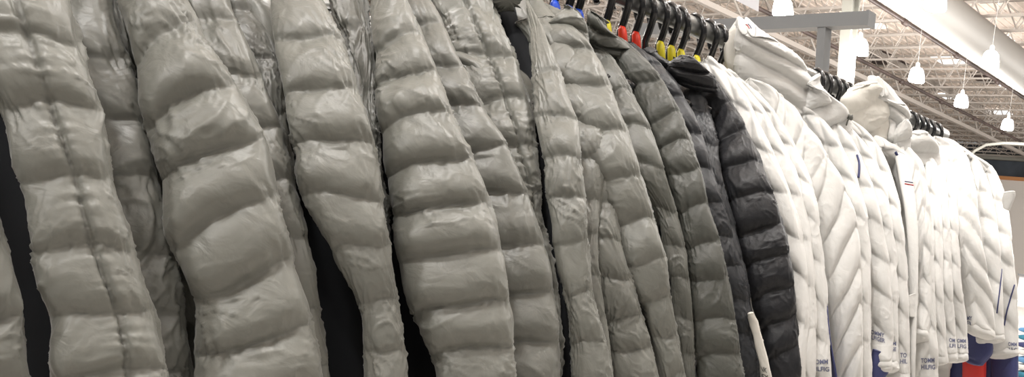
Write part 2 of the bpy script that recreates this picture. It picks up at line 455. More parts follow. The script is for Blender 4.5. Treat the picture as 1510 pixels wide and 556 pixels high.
seen = [((1155, 10), 'glowing bell shaped ceiling lamp above the tallest white collar'), ((1268, 68), 'ceiling lamp shining just right of the cream column'),
        ((1352, 110), 'ceiling lamp above the gap between the second hood and the last hangers'), ((1418, 148), 'ceiling lamp next along to the right above the last black hooks'),
        ((1486, 183), 'farthest ceiling lamp, low at the right edge'), ((1380, -2), 'ceiling lamp cut by the top edge in front of the pale duct'), ((1461, 87), 'ceiling lamp shining below the pale duct on the right')]
for p, lab in seen:
    q = on_z(p, LAMP_Z); lamp(q[0], q[1], lab, None, power=FAR_W)
for (x, y, pw) in ((-.5, -3., 150), (3, -3., 150), (-3, .8, 350), (-.2, .8, 420), (2.6, .8, 420), (5.6, 1.2, 300), (9, 1.2, 350), (0, 4.8, 300), (3, 4.8, 300), (6.5, 5.0, 300), (4, 10, 800), (7.5, 14.5, 1300), (12.5, 22, 1200), (14, 1.5, 700), (19, 4, 800), (25, 5, 900), (31, 7, 1000), (37, 9, 1000), (25, -2, 700), (14, -5, 500)):  # aisle lamps first, then unseen hall lamps added to brighten the roof
    lamp(x, y, 'unseen high bay ceiling lamp out of the picture, over the aisle and hall', 'ceiling lamps outside the picture', power=pw)

# ------------------------------------------------------------------ rack
rk = thing('clothing_rack', (1.6, 1.6, FZ), 'grey metal clothing rack whose long rail carries all the hangers', 'rack')
MB().tube([(x, RAIL_Y, RAIL_Z) for x in np.linspace(-.6, 2.16, 12)], RAIL_R, 24).build('rail', M_RAIL, rk, True)
bx = 2.42
pt = on_x((1213.5, 80), bx); bt = on_x((1285, 30), bx); bl = on_x((955, 43), bx)
zb = (bt[2] + on_x((1200, 32), bx)[2]) / 2
MB().box((bx, pt[1], (FZ + zb) / 2), (.018, .019, (zb - FZ) / 2)).build('upright_post', M_POST, rk)
m = MB(); m.box((bx, (bt[1] + 3.0) / 2, zb), (.02, (3.0 - bt[1]) / 2, .021)); m.box((bx, bt[1] + .004, zb), (.022, .006, .023))
m.build('cross_arm', M_POST, rk)
m = MB(); m.tube([(2.14, RAIL_Y, RAIL_Z - .01), (2.15, RAIL_Y + .02, RAIL_Z - .07), (bx, pt[1], RAIL_Z - .09)], .011, 10); m.build('bracket', M_POST, rk)
for x in (-.58,):
    MB().box((x, RAIL_Y, (FZ + RAIL_Z) / 2), (.018, .018, (RAIL_Z - FZ) / 2)).build('upright_post', M_POST, rk)
MB().box((.9, pt[1], FZ + .04), (1.55, .02, .02)).build('base_rail', M_POST, rk)

def hanger(X, tabm, label, group, swing=0.0):
    t = thing('clothes_hanger', (X, RAIL_Y, RAIL_Z - .12), label, 'hanger', group)
    pts = []
    for a in np.linspace(-150, 62, 20):                           # over the rail, open at the back
        pass
    R = .0245
    for a in np.linspace(math.radians(-35), math.radians(215), 26):
        pts.append((X, RAIL_Y + R * math.cos(a), RAIL_Z - .006 + R * math.sin(a)))
    pts += [(X + swing * .3, RAIL_Y - .012, RAIL_Z - .037), (X + swing * .6, RAIL_Y - .001, RAIL_Z - .055), (X + swing * .8, RAIL_Y, RAIL_Z - .075), (X + swing, RAIL_Y, RAIL_Z - .10)]
    m = MB(); m.tube(pts, .0058, 10); ho = m.build('hook', M_HOOK, t, True)
    m = MB(); s = []
    for u in np.linspace(-1, 1, 21): s.append((X + swing, RAIL_Y + .14 * u, RAIL_Z - .10 - .065 * abs(u) ** 1.4))
    m.tube(s, [.006 + .006 * abs(u) for u in np.linspace(-1, 1, 21)], 10); m.build('arms', M_HOOK, t, True)
    if tabm:
        m = MB(); m.tube([(X + swing * .6 - .0, RAIL_Y - .008, RAIL_Z - .048), (X + swing * .7, RAIL_Y - .008, RAIL_Z - .054), (X + swing * .9, RAIL_Y - .010, RAIL_Z - .074), (X + swing * .9, RAIL_Y - .010, RAIL_Z - .078)], [.005, .0075, .0082, .006], 12)
        m.build('size_tab', tabm, t, True)
    return t
hk = [((822, 6), M_TABB, 'blue', 'leftmost of the three'), ((843, 15), M_TABB, 'blue', 'middle one of the three'), ((857, 22), M_TABB, 'blue', 'rightmost of the three'),
      ((898, 35), M_TABY, 'yellow', 'leftmost hook of the row on the open rail'), ((921, 43), M_TABR, 'red', 'left one of the two'), ((941, 53), M_TABR, 'red', 'right one of the two'),
      ((958, 62), None, '', ''), ((977, 67), M_TABY, 'yellow', 'first yellow one right of the two red tabs'), ((993, 73), M_TABY, 'yellow', 'second right of the two red tabs'),
      ((1007, 75), M_TABY, 'yellow', 'third right of the two red tabs'), ((1030, 88), M_TABY, 'yellow', 'above the black jacket'), ((1049, 92), M_TABY, 'yellow', 'third hook from the tall white collar'),
      ((1064, 98), M_TABY, 'yellow', 'second hook from the tall white collar'), ((1082, 105), M_TABY, 'yellow', 'touching the tall white collar')]
for p, tm, colr, where in hk:
    q = on_y(p, RAIL_Y - .01)
    if colr == '': lab = 'black hanger without a visible tab, right of the two red size tabs'
    else: lab = 'black hanger with %s size tab, %s' % (colr, where if colr != 'blue' and colr != 'red' else where + ' with ' + colr + ' tabs')
    hanger(q[0], tm, lab, 'hangers on the open part of the rail', -.004)
names5 = ['first', 'second', 'third', 'fourth', 'fifth']
for i, p in enumerate(((1201, 110), (1213, 115), (1226, 121), (1237, 127), (1247, 131))):
    q = on_y((p[0] + 2, p[1] + 6), RAIL_Y); hanger(q[0], None, 'black hanger hook between the two white hoods, %s from the left' % names5[i], 'hangers between the white hoods')
for i, p in enumerate(((1342, 172), (1350, 177), (1358, 181), (1367, 186), (1378, 191))):
    q = on_y((p[0] + 1, p[1] + 4), RAIL_Y); hanger(q[0], None, 'black hanger hook right of the second hood, %s from the left' % names5[i], 'hangers near the rail end')
for X in (.16, .25, .34, .43, .52, .60):
    pass

# ------------------------------------------------------------------ grey jackets, left to right
def seams_sleeve(root, rows, Lp, Rp, m, seed, offL=.05, offR=0., depth=.04, ext=(True, True), rowsY=None, **kw):
    L, R, D = [], [], []
    for yl, yr in rows:
        pl = (interp_poly(Lp, yl), yl); pr = (interp_poly(Rp, yr), yr)
        c = on_env(((pl[0] + pr[0]) / 2, (yl + yr) / 2), (offL + offR) / 2)
        w = np.array([c[0], c[1], 0.0]); w /= np.linalg.norm(w)          # the flat of the sleeve is turned to the aisle
        rl, rr_ = ray(pl), ray(pr); l3 = rl * ((c @ w) / (rl @ w)); r3 = rr_ * ((c @ w) / (rr_ @ w))
        L.append(l3); R.append(r3); D.append(min(depth, .60 * np.linalg.norm(r3 - l3) / 2))
    L, R, D = extend(L, R, D, *ext)
    o = quilt('sleeve', L, R, D, m, root, seed, **kw)
    return o, L, R
GREY_G = 'grey and dark puffer jackets on the rail'
def left_jacket(label, rows, Lp, Rp, m, seed, offL=.05, offR=0., depth=.04, torso=True, tx=None, name='puffer_jacket', colr=None, **kw):
    mid = rows[len(rows) // 2]
    pr = on_env((interp_poly(Rp, mid[1]), mid[1]), offR); X = float(pr[0]) - .02
    if tx is not None: X = tx
    root = jacket_root(X, label, GREY_G, name)
    o, L, R = seams_sleeve(root, rows, Lp, Rp, m, seed, offL, offR, depth, **kw)
    if torso:
        body(root, X, m, seed + 50); far_sleeve(root, X, m, seed + 80); 
    if colr is None: collar(root, X, m, seed + 90, z=.195, h=.05) if colr is None and X > XC else None
    else: cp_ = on_y(colr[0], RAIL_Y - .03); collar(root, float(cp_[0]), m, seed + 90, z=float(cp_[2]) - colr[1], h=colr[1], ry=colr[2], rx=colr[3])
    return root, o
S = {}
S[0] = left_jacket('grey puffer jacket at the left edge, only a strip of its sleeve showing low down',
    [(180, 170), (270, 262), (370, 352), (485, 470), (580, 565)], [(-150, 100), (-120, 580)], [(-60, 100), (-25, 240), (8, 350), (28, 410), (38, 480), (43, 556), (46, 600)], M_GREY2, 1)
S[1] = left_jacket('light grey puffer jacket at the left with a vertical seam down its sleeve',
    [(-35, -20), (52, 75), (160, 168), (276, 266), (372, 366), (472, 461), (560, 546), (640, 620)],
    [(-70, -40), (-25, 100), (0, 180), (15, 250), (38, 286), (40, 340), (50, 376), (70, 465), (75, 556), (80, 640)],
    [(80, -60), (100, 0), (123, 75), (141, 146), (156, 200), (171, 265), (180, 310), (198, 366), (220, 440), (240, 510), (247, 556), (255, 640)], M_GREY, 2, offL=.04, depth=.055,
    groove=lambda V: np.interp(V, [2, 3, 4, 5, 6, 7, 8], [-.15, -.1, 0, .08, .2, .2, .34]), mid=(.12, .004))
S['1b'] = left_jacket('grey puffer jacket second from left, a narrow wrinkled strip of sleeve',
    [(-20, -25), (83, 97), (175, 180), (266, 272), (362, 376), (457, 462), (550, 556), (630, 630)], [(80, 0), (150, 556)],
    [(158, -40), (171, 0), (191, 90), (201, 120), (214, 165), (222, 206), (234, 280), (252, 350), (266, 400), (272, 476), (282, 530), (290, 600)], M_GREY2, 3, offL=.10, offR=.035, depth=.035, wr=1.4)
S[2] = left_jacket('wide light grey puffer jacket with broad slanting baffles, third from left',
    [(-20, -50), (92, 46), (178, 134), (264, 218), (350, 300), (432, 398), (517, 490), (600, 578)],
    [(168, -40), (176, 0), (199, 86), (211, 171), (234, 256), (247, 320), (259, 376), (281, 426), (287, 492), (295, 556), (300, 620)],
    [(247, -60), (271, 0), (300, 52), (340, 113), (365, 151), (388, 200), (404, 270), (423, 352), (441, 407), (456, 467), (473, 528), (478, 556), (482, 620)], M_GREY, 4, offL=.06, depth=.052, tilt=.16, wr=1.15)
S['2b'] = left_jacket('grey puffer jacket showing as a long narrow strip behind the wide third one',
    [(-50, -52), (43, 30), (118, 118), (201, 190), (275, 268), (350, 350), (450, 455), (540, 545), (620, 625)], [(250, -40), (300, 100), (340, 300), (400, 556)],
    [(328, -40), (343, 0), (353, 35), (383, 105), (406, 176), (421, 200), (434, 270), (448, 326), (461, 376), (473, 466), (484, 536), (490, 620)], M_GREY, 5, offL=.10, offR=.03, depth=.03)
S['2c'] = left_jacket('grey puffer jacket whose upper sleeve shows left of the deep dark gap',
    [(-45, -50), (28, 23), (98, 96), (170, 170), (245, 245), (330, 330), (420, 420), (520, 520), (600, 600)], [(300, -40), (380, 278), (420, 600)],
    [(375, -40), (388, 0), (395, 35), (408, 86), (418, 141), (425, 200), (437, 278), (444, 330), (452, 420), (462, 560)], M_GREY2, 6, offL=.12, offR=.06, depth=.03)
S[3] = left_jacket('light grey puffer jacket right of the deep dark gap that narrows upward',
    [(-15, -12), (68, 64), (143, 140), (216, 218), (288, 296), (364, 364), (445, 440), (522, 515), (600, 590)],
    [(395, -40), (400, 40), (411, 90), (418, 126), (428, 200), (438, 250), (446, 290), (471, 321), (486, 366), (526, 442), (536, 487), (537, 556), (540, 620)],
    [(462, -40), (476, 0), (506, 65), (529, 131), (552, 211), (565, 290), (574, 362), (584, 427), (597, 517), (600, 556), (604, 620)], M_GREY, 7, offL=.055, depth=.040)
S['3b'] = left_jacket('grey puffer jacket seen as a thin tapering strip beside the fourth wide sleeve',
    [(-40, -40), (47, 46), (131, 133), (215, 220), (300, 300), (390, 390), (480, 480)], [(470, -40), (520, 100), (545, 300), (560, 500)],
    [(532, -40), (541, 0), (546, 50), (551, 100), (556, 180), (562, 240), (568, 300), (573, 400), (578, 500)], M_GREY2, 8, offL=.10, offR=.05, depth=.028, wr=1.5)
S[4] = left_jacket('light grey puffer jacket with even level baffles in the middle of the grey group',
    [(10, -20), (86, 55), (135, 112), (195, 171), (262, 236), (322, 301), (390, 371), (460, 440), (522, 507), (590, 575), (650, 640)],
    [(548, -30), (553, 50), (556, 90), (557, 136), (561, 200), (571, 256), (578, 306), (586, 350), (588, 396), (598, 437), (608, 462), (635, 522), (643, 556), (648, 650)],
    [(588, -30), (602, 5), (622, 50), (643, 100), (668, 166), (695, 226), (713, 270), (731, 321), (741, 371), (751, 437), (756, 497), (761, 556), (765, 640)], M_GREY, 9, offL=.05, depth=.045)
S['4b'] = left_jacket('grey puffer jacket with a darker narrow sleeve close behind the middle one',
    [(-20, -25), (48, 43), (113, 103), (171, 161), (237, 221), (301, 285), (374, 359), (442, 432), (512, 502), (580, 570), (640, 635)],
    [(570, -20), (600, 100), (650, 250), (680, 400), (690, 640)],
    [(615, -40), (633, 0), (655, 40), (683, 100), (703, 141), (726, 176), (751, 221), (771, 270), (794, 326), (806, 376), (821, 452), (826, 527), (829, 640)], M_GREY2, 10, offL=.09, offR=.02, depth=.035)
S['4c'] = left_jacket('grey puffer jacket left of the black gap, its front placket and upper sleeve creased',
    [(-50, -55), (38, 20), (97, 88), (166, 151), (226, 216), (290, 285), (350, 345), (430, 425), (520, 515)],
    [(600, -60), (640, 0), (680, 120), (720, 240), (760, 400), (770, 540)],
    [(705, -60), (724, 0), (736, 30), (753, 75), (771, 116), (781, 151), (791, 201), (797, 280), (803, 341), (818, 402), (827, 460), (830, 540)], M_GREY, 11, offL=.12, offR=.05, depth=.025, wr=1.7,
    groove=lambda V: np.interp(V, [3, 5, 7, 9], [.1, .3, .55, .8]))
# right of the black gap
S[5] = left_jacket('grey puffer jacket just right of the black gap, its sleeve bunched at the elbow',
    [(-30, -25), (45, 40), (110, 112), (175, 178), (239, 232), (296, 291), (364, 357), (437, 427), (508, 500), (575, 570), (640, 635)],
    [(776, -30), (782, 30), (784, 75), (783, 126), (793, 191), (803, 252), (813, 341), (828, 402), (838, 477), (842, 527), (848, 640)],
    [(762, -30), (790, 20), (806, 60), (822, 100), (840, 140), (856, 200), (862, 290), (866, 357), (874, 427), (892, 500), (903, 556), (906, 640)], M_GREY, 12, offL=.05, depth=.034, wr=1.2)
S['5b'] = left_jacket('grey puffer jacket with a heavily crumpled upper sleeve under the blue tabs',
    [(10, -5), (70, 62), (130, 126), (185, 185), (235, 240), (290, 300), (345, 350), (400, 405), (470, 470), (540, 540), (610, 610)],
    [(750, 0), (800, 150), (840, 250), (850, 400), (870, 610)],
    [(780, -30), (810, 18), (835, 50), (856, 85), (868, 125), (886, 170), (895, 210), (891, 260), (886, 310), (880, 360), (886, 440), (900, 500), (905, 556), (908, 620)], M_GREY, 13, offL=.09, offR=.02, depth=.032, wr=.8)
S['5c'] = left_jacket('grey puffer jacket with the lower sleeve swinging forward between two others',
    [(40, 30), (100, 95), (160, 155), (230, 230), (295, 300), (355, 360), (410, 412), (472, 463), (518, 513), (580, 572), (640, 635)],
    [(760, 40), (830, 150), (860, 250), (868, 330), (873, 372), (885, 442), (900, 502), (905, 556), (908, 640)],
    [(800, 10), (830, 40), (852, 72), (872, 120), (890, 190), (905, 270), (912, 340), (930, 412), (945, 457), (961, 512), (973, 556), (978, 640)], M_GREY, 14, ext=(False, True), offL=.08, offR=.025, depth=.034, wr=1.3)
S[6] = left_jacket('grey puffer jacket under the pointed collar, left of the olive ones',
    [(45, 35), (90, 80), (140, 130), (205, 195), (270, 258), (331, 319), (397, 379), (447, 435), (500, 490), (560, 548), (620, 610)],
    [(780, 20), (850, 200), (890, 300), (905, 331), (920, 397), (943, 447), (962, 497), (975, 560), (980, 620)],
    [(815, 15), (845, 38), (868, 62), (888, 100), (906, 145), (935, 216), (952, 280), (971, 336), (983, 392), (996, 477), (1011, 556), (1014, 620)], M_GREY, 15, ext=(False, True), offL=.07, offR=.0, depth=.036)
S['6b'] = left_jacket('olive grey puffer jacket, the left one of the two olive sleeves',
    [(45, 40), (90, 85), (140, 135), (190, 190), (245, 248), (306, 313), (359, 367), (411, 411), (464, 469), (520, 523), (580, 580)],
    [(850, 30), (930, 250), (965, 306), (978, 359), (988, 420), (1000, 520), (1005, 600)],
    [(845, 34), (875, 56), (898, 80), (918, 108), (938, 148), (960, 191), (974, 236), (990, 290), (1003, 325), (1012, 376), (1022, 477), (1024, 556), (1026, 600)], mat('mid_olive_nylon', (.100, .102, .089), .45, FAB, .45, 0, None, .15, (5, .04)), 16, ext=(False, True), offL=.07, offR=.02, depth=.036)
S[7] = left_jacket('olive grey puffer jacket, the right one with the big rolled collar under the red tabs',
    [(40, 32), (80, 72), (135, 120), (190, 168), (226, 206), (262, 247), (316, 298), (369, 354), (419, 407), (472, 466), (527, 517), (585, 572)],
    [(870, 30), (920, 120), (955, 190), (983, 262), (1001, 316), (1011, 369), (1016, 419), (1021, 472), (1026, 525), (1030, 600)],
    [(872, 34), (905, 54), (930, 70), (955, 93), (977, 120), (997, 152), (1017, 201), (1034, 252), (1043, 290), (1053, 325), (1067, 376), (1080, 442), (1088, 490), (1096, 556), (1098, 600)], M_OLIVE, 17, ext=(False, True), offL=.06, depth=.038, colr=((884, 60), .03, .05, .03))
S[8] = left_jacket('slate grey puffer jacket, first of the dark ones after the olive pair',
    [(72, 65), (105, 100), (150, 150), (200, 200), (250, 250), (300, 300), (344, 349), (387, 394), (435, 440), (490, 492), (550, 550)],
    [(900, 60), (1000, 250), (1050, 400), (1080, 560)],
    [(935, 64), (960, 82), (985, 106), (1007, 140), (1030, 186), (1048, 236), (1060, 285), (1079, 340), (1090, 380), (1101, 427), (1111, 477), (1118, 556)], M_SLATE, 18, ext=(False, True), offL=.08, offR=.02, depth=.034, wr=1.3)
S[9] = left_jacket('dark slate puffer jacket directly behind the black one',
    [(92, 85), (125, 118), (170, 165), (220, 215), (275, 270), (335, 330), (385, 383), (440, 440), (500, 500), (560, 560)],
    [(950, 70), (1040, 300), (1080, 560)],
    [(965, 82), (992, 94), (1018, 112), (1040, 138), (1053, 186), (1062, 245), (1072, 290), (1086, 340), (1096, 385), (1106, 430), (1113, 500), (1120, 560)], M_SLATE, 19, ext=(False, True), offL=.09, offR=.035, depth=.032, wr=1.4)
S[10] = left_jacket('black puffer jacket hanging next to the white coats',
    [(100, 84), (140, 115), (186, 150), (218, 190), (255, 237), (303, 287), (350, 329), (395, 372), (441, 423), (487, 462), (532, 508), (585, 560)],
    [(985, 85), (1020, 130), (1046, 170), (1060, 211), (1067, 270), (1082, 336), (1096, 392), (1108, 442), (1122, 490), (1131, 556), (1133, 600)],
    [(1010, 90), (1038, 100), (1064, 130), (1084, 158), (1101, 190), (1120, 232), (1139, 284), (1155, 331), (1165, 372), (1171, 417), (1177, 500), (1182, 556), (1183, 600)], M_BLACK, 20, ext=(False, True), offL=.06, depth=.04)
def lining(root, rows, o1, o2, seed=60):  # black panel behind a sleeve: lining that paints the gap's shade in colour
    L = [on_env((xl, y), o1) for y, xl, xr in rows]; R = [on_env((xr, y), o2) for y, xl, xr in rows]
    return quilt('lining', L, R, .008, M_LINING_SHADE, root, seed, nth=40, per=6, plain=True)
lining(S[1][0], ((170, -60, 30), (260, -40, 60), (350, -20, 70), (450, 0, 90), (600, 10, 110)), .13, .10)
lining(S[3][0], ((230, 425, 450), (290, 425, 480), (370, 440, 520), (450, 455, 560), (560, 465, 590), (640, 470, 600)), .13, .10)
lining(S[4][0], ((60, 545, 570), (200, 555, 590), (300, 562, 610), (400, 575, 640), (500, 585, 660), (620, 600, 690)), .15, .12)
# black lining panel seen deep in the dark gap
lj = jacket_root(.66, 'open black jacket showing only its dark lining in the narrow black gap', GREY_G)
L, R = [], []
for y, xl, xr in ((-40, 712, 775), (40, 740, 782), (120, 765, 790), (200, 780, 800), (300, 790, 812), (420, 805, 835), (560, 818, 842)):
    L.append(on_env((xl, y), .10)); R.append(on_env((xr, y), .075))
quilt('front_panel', L, R, .012, M_LINING_SHADE, lj, 33, nth=48, per=8, plain=True)
body(lj, float(R[3][0]) + .02, M_LINING_SHADE, 34)
#WHITE
# ------------------------------------------------------------------ white coats
WG_ = 'white quilted coats on the right half of the rail'
BV = {}
def bvh_of(o):
    if o.name not in BV:
        me = o.data; mw = o.matrix_world if o.parent is None else (o.parent.matrix_world @ o.matrix_parent_inverse @ o.matrix_basis)
        BV[o.name] = BVHTree.FromPolygons([mw @ v.co for v in me.vertices], [tuple(p.vertices) for p in me.polygons])
    return BV[o.name]
def hit(o, p, lift=.0012):
    r = ray(p); r = r / np.linalg.norm(r); h = bvh_of(o).ray_cast(Vector((0, 0, 0)), Vector(r))
    if h[0] is None: return None
    return np.array(h[0]) - r * lift
def lettering(o, root_sleeve, text_lines, m=M_INK, thick=None):
    """embroidered words laid on the sleeve's own surface"""
    V = []; F = []
    for txt, x0, y0, hpx, wpx, slope, lean_ in text_lines:
        cu = bpy.data.curves.new('lettering_curve', 'FONT'); cu.body = txt; cu.size = 1.0; cu.offset = .022; cu.resolution_u = 3
        to = bpy.data.objects.new('lettering_tmp', cu); me = to.to_mesh()
        vs = np.array([v.co[:] for v in me.vertices]); fs = [tuple(p.vertices) for p in me.polygons]
        to.to_mesh_clear(); bpy.data.objects.remove(to); bpy.data.curves.remove(cu)
        if not len(vs): continue
        wd = vs[:, 0].max(); pts = []
        for v in vs:
            sx = v[0] / wd * wpx; sy = v[1] / .70 * hpx
            pts.append(hit(o, (x0 + sx - lean_ * -sy * 0, y0 + slope * sx - sy)))
        b0 = len(V)
        for p in pts: V.append(p if p is not None else np.array([np.nan] * 3))
        for f in fs:
            if all(pts[i] is not None for i in f): F.append([b0 + i for i in f])
    used = sorted({i for f in F for i in f}); mp = {j: i for i, j in enumerate(used)}
    if not F: return None
    return mesh_obj('lettering', [V[i] for i in used], [[mp[i] for i in f] for f in F], m, root_sleeve, False)
def piping(o, pts, r, m, parent, name='piping'):
    P = []
    dense = catmull(np.array(pts, float), np.linspace(0, len(pts) - 1, 24))
    for p in dense:
        h = hit(o, p, .0005)
        if h is not None: P.append(h)
    if len(P) > 2: return MB().tube(P, r, 6).build(name, m, parent, True)
def white_rows(Rp, n, w0=.05, w1=.12, dx=-.02, off=0., drop=.0):
    Rs, ln = resample(Rp, n)
    R3 = np.array([on_env((p[0], p[1]), off) for p in Rs])
    T = np.gradient(R3, axis=0); T[:, 0] = 0; T /= np.linalg.norm(T, axis=1)[:, None]
    N = np.stack([np.zeros(n), -T[:, 2], T[:, 1]], 1)             # inwards and down from the outer edge
    N[N[:, 1] < 0] *= -1
    w = np.interp(np.arange(n) / (n - 1), [0, .18, .4, .85, 1], [w0, w1 * .85, w1, w1 * .9, w1 * .75])
    L3 = R3 + N * w[:, None]; L3[:, 0] += dx
    # smooth the drift along the rail so the sleeve hangs cleanly
    k = np.polyfit(np.arange(n), R3[:, 0], 3); sm = np.polyval(k, np.arange(n)); dlt = (sm - R3[:, 0]) * 0.0
    return L3, R3
def white(label, Rp, n, seed, depth=.030, w1=.12, dx=-.02, off=0., chev=.6, um=.25, tilt=0., wr=.7, diamond=3.2, m=M_WHITE, cuff=True, Lp=None, Loff=.05, bodyx=True, puff=.85, col=True, phase0=0.):
    if Lp is None: L, R = white_rows(Rp, n, w1=w1, dx=dx, off=off)
    else:
        Rs, _ = resample(Rp, n); Ls, _ = resample(Lp, n)
        R = np.array([on_env(p, off) for p in Rs]); L = np.array([on_env(p, off + Loff) for p in Ls])
    X = float(np.median(R[:, 0])) - .01
    root = jacket_root(X, label, WG_, 'white_coat')
    o = quilt('sleeve', L, R, depth, m, root, seed, nth=96, per=26, puff=puff, wr=wr, chev=chev, um=um, tilt=tilt, diamond=diamond, phase0=phase0)
    if cuff:
        c = (L[-1] + R[-1]) / 2; t = (c - (L[-2] + R[-2]) / 2); t /= np.linalg.norm(t); a = (R[-1] - L[-1]) / 2
        Lc = [L[-1] - t * .006 - a * -.02, L[-1] + t * .006, L[-1] + t * .018]; Rc = [R[-1] - t * .006 - a * .02, R[-1] + t * .006, R[-1] + t * .018]
        quilt('cuff', Lc, Rc, depth * .95, m, root, seed + 3, nth=64, per=8, wr=.5, puff=.6, nb=.5)
    body(root, X, m, seed + 50, ztop=.225, half=.165, thick=.022); far_sleeve(root, X, m, seed + 80)
    if col: collar(root, X, m, seed + 90, z=.19, h=.045, rx=.03, ry=.06)
    return root, o, L, R
Wt = {}
Wt['A'] = white('white quilted coat directly right of the black jacket, a thin sleeve edge', [(1056, 92), (1085, 114), (1108, 160), (1136, 215), (1156, 262), (1175, 320), (1187, 370), (1192, 403), (1192, 470), (1187, 556), (1186, 590)], 9, 101, w1=.10, dx=-.03)
Wt['B'] = white('white quilted coat, second to the right of the black jacket, plain lower sleeve', [(1070, 100), (1105, 132), (1133, 176), (1160, 225), (1177, 268), (1189, 319), (1197, 370), (1200, 420), (1201, 500), (1200, 556), (1200, 590)], 9, 102, w1=.09)
Wt['C'] = white('white quilted coat with lettered cuff just left of the blue lining slit', [(1080, 106), (1120, 138), (1152, 180), (1180, 228), (1197, 280), (1207, 330), (1214, 397), (1219, 454), (1223, 530), (1225, 560), (1226, 600)], 10, 103, w1=.09, um=.2)
Wt['D'] = white('white quilted coat with the widest, diagonally quilted sleeve, right of the blue slit', [(1105, 118), (1150, 145), (1190, 190), (1220, 235), (1242, 275), (1258, 315), (1266, 362), (1269, 420), (1272, 487), (1272, 556), (1272, 610)], 11, 104, depth=.030,
    Lp=[(1090, 135), (1120, 165), (1145, 210), (1165, 250), (1185, 290), (1198, 330), (1208, 380), (1216, 430), (1225, 490), (1234, 560), (1238, 620)], Loff=.05, chev=.62, um=.80, cuff=True, diamond=4.0)
Wt['E'] = white('white quilted coat showing as a shaded strip just right of the widest sleeve', [(1135, 128), (1190, 155), (1225, 190), (1252, 235), (1269, 285), (1279, 330), (1283, 370), (1282, 437), (1283, 504), (1284, 556), (1284, 600)], 10, 105, w1=.09)
Wt['F'] = white('white quilted coat with a lettered flared cuff and blue lining beneath it', [(1165, 138), (1215, 162), (1250, 196), (1274, 240), (1291, 290), (1304, 345), (1313, 403), (1317, 470), (1316, 532)], 9, 106, w1=.11, dx=-.035, um=.2)
Wt['G'] = white('white quilted coat with a very narrow sleeve under the second hood', [(1200, 150), (1240, 174), (1275, 210), (1298, 250), (1310, 300), (1318, 350), (1322, 403), (1324, 487), (1324, 533)], 9, 107, w1=.08)
Wt['H'] = white('white quilted coat just left of the striped placket', [(1235, 165), (1275, 190), (1300, 222), (1318, 270), (1328, 320), (1334, 370), (1338, 410), (1341, 504), (1341, 550)], 9, 108, w1=.08)
Wt['I'] = white('white quilted coat with a striped cream placket, midway along the white group', [(1300, 205), (1325, 215), (1342, 232), (1355, 252), (1368, 286), (1376, 330), (1377, 380), (1376, 430), (1370, 490)], 8, 109, w1=.08, diamond=1)
Wt['J'] = white('white quilted coat with two full lines of lettering, right of the striped placket', [(1325, 205), (1345, 222), (1363, 262), (1372, 320), (1376, 390), (1379, 450), (1382, 504), (1383, 570)], 8, 110,
    Lp=[(1310, 230), (1322, 260), (1335, 310), (1343, 370), (1350, 420), (1352, 460), (1346, 510), (1344, 575)], Loff=.05, um=.2, cuff=True)
Wt['K'] = white('white quilted coat just right of the cuff with two full lines of lettering', [(1335, 198), (1362, 212), (1380, 242), (1386, 300), (1389, 350), (1391, 437), (1394, 487), (1397, 524)], 8, 111, w1=.08)
Wt['L'] = white('white quilted coat with a half hidden word over navy cloth, left one of two alike', [(1345, 202), (1370, 209), (1386, 232), (1396, 290), (1401, 350), (1404, 420), (1408, 470), (1411, 520)], 8, 112, w1=.09)
Wt['M'] = white('white quilted coat with a half hidden word over navy cloth, right one of two alike', [(1358, 203), (1386, 210), (1400, 232), (1409, 290), (1413, 350), (1416, 410), (1423, 447), (1427, 520)], 8, 113, w1=.09)
Wt['N'] = white('white quilted coat with the broad raised cuff above the red jacket', [(1375, 203), (1408, 216), (1428, 240), (1437, 285), (1443, 335), (1452, 390), (1462, 440), (1465, 490)], 8, 114,
    Lp=[(1365, 225), (1385, 250), (1396, 290), (1402, 330), (1410, 370), (1418, 410), (1424, 445), (1426, 478)], Loff=.05, chev=.7, um=-.6)
Wt['O'] = white('white quilted coat with a dark blue line down its edge, second from the right end', [(1400, 208), (1434, 226), (1452, 256), (1465, 300), (1472, 345), (1477, 390), (1479, 440), (1481, 492)], 8, 115, w1=.11, dx=-.03)
Wt['P'] = white('white quilted coat hanging last at the right end of the rail', [(1425, 222), (1458, 240), (1475, 268), (1487, 305), (1491, 350), (1496, 390), (1500, 437), (1502, 514)], 8, 116, w1=.12, dx=-.04)

def hood_piece(name, parent, rows, X, depth, m, seed, **kw):
    if X < 1.3: L = [on_y((r[0], r[1]), X) for r in rows]; R = [on_y((r[2], r[3]), X - .02) for r in rows]
    else: L = [on_x((r[0], r[1]), X) for r in rows]; R = [on_x((r[2], r[3]), X) for r in rows]
    return quilt(name, L, R, depth, m, parent, seed, nth=88, **kw)
h1 = hood_piece('hood', Wt['C'][0], [(1088, 38, 1114, 40), (1087, 56, 1142, 57), (1087, 78, 1172, 80), (1086, 100, 1191, 106), (1088, 122, 1200, 131), (1096, 146, 1198, 156), (1112, 172, 1190, 182), (1130, 195, 1180, 205)], 1.19, .028, M_WHITE, 201, tilt=-.85, nb=.62, wr=1.1, per=18, puff=.9)
hl = hood_piece('hood_lining', Wt['C'][0], [(1082, 36, 1106, 36), (1072, 50, 1100, 56), (1067, 72, 1096, 84), (1070, 96, 1094, 108), (1078, 118, 1096, 128)], 1.23, .012, M_CREAM, 202, plain=True, per=14)
piping(h1, [(1100, 36), (1103, 38.5), (1105, 42)], .0011, M_INKR, h1, 'loop_label'); piping(h1, [(1103, 35.5), (1106, 38), (1108, 42)], .0010, M_INK, h1, 'loop_label')
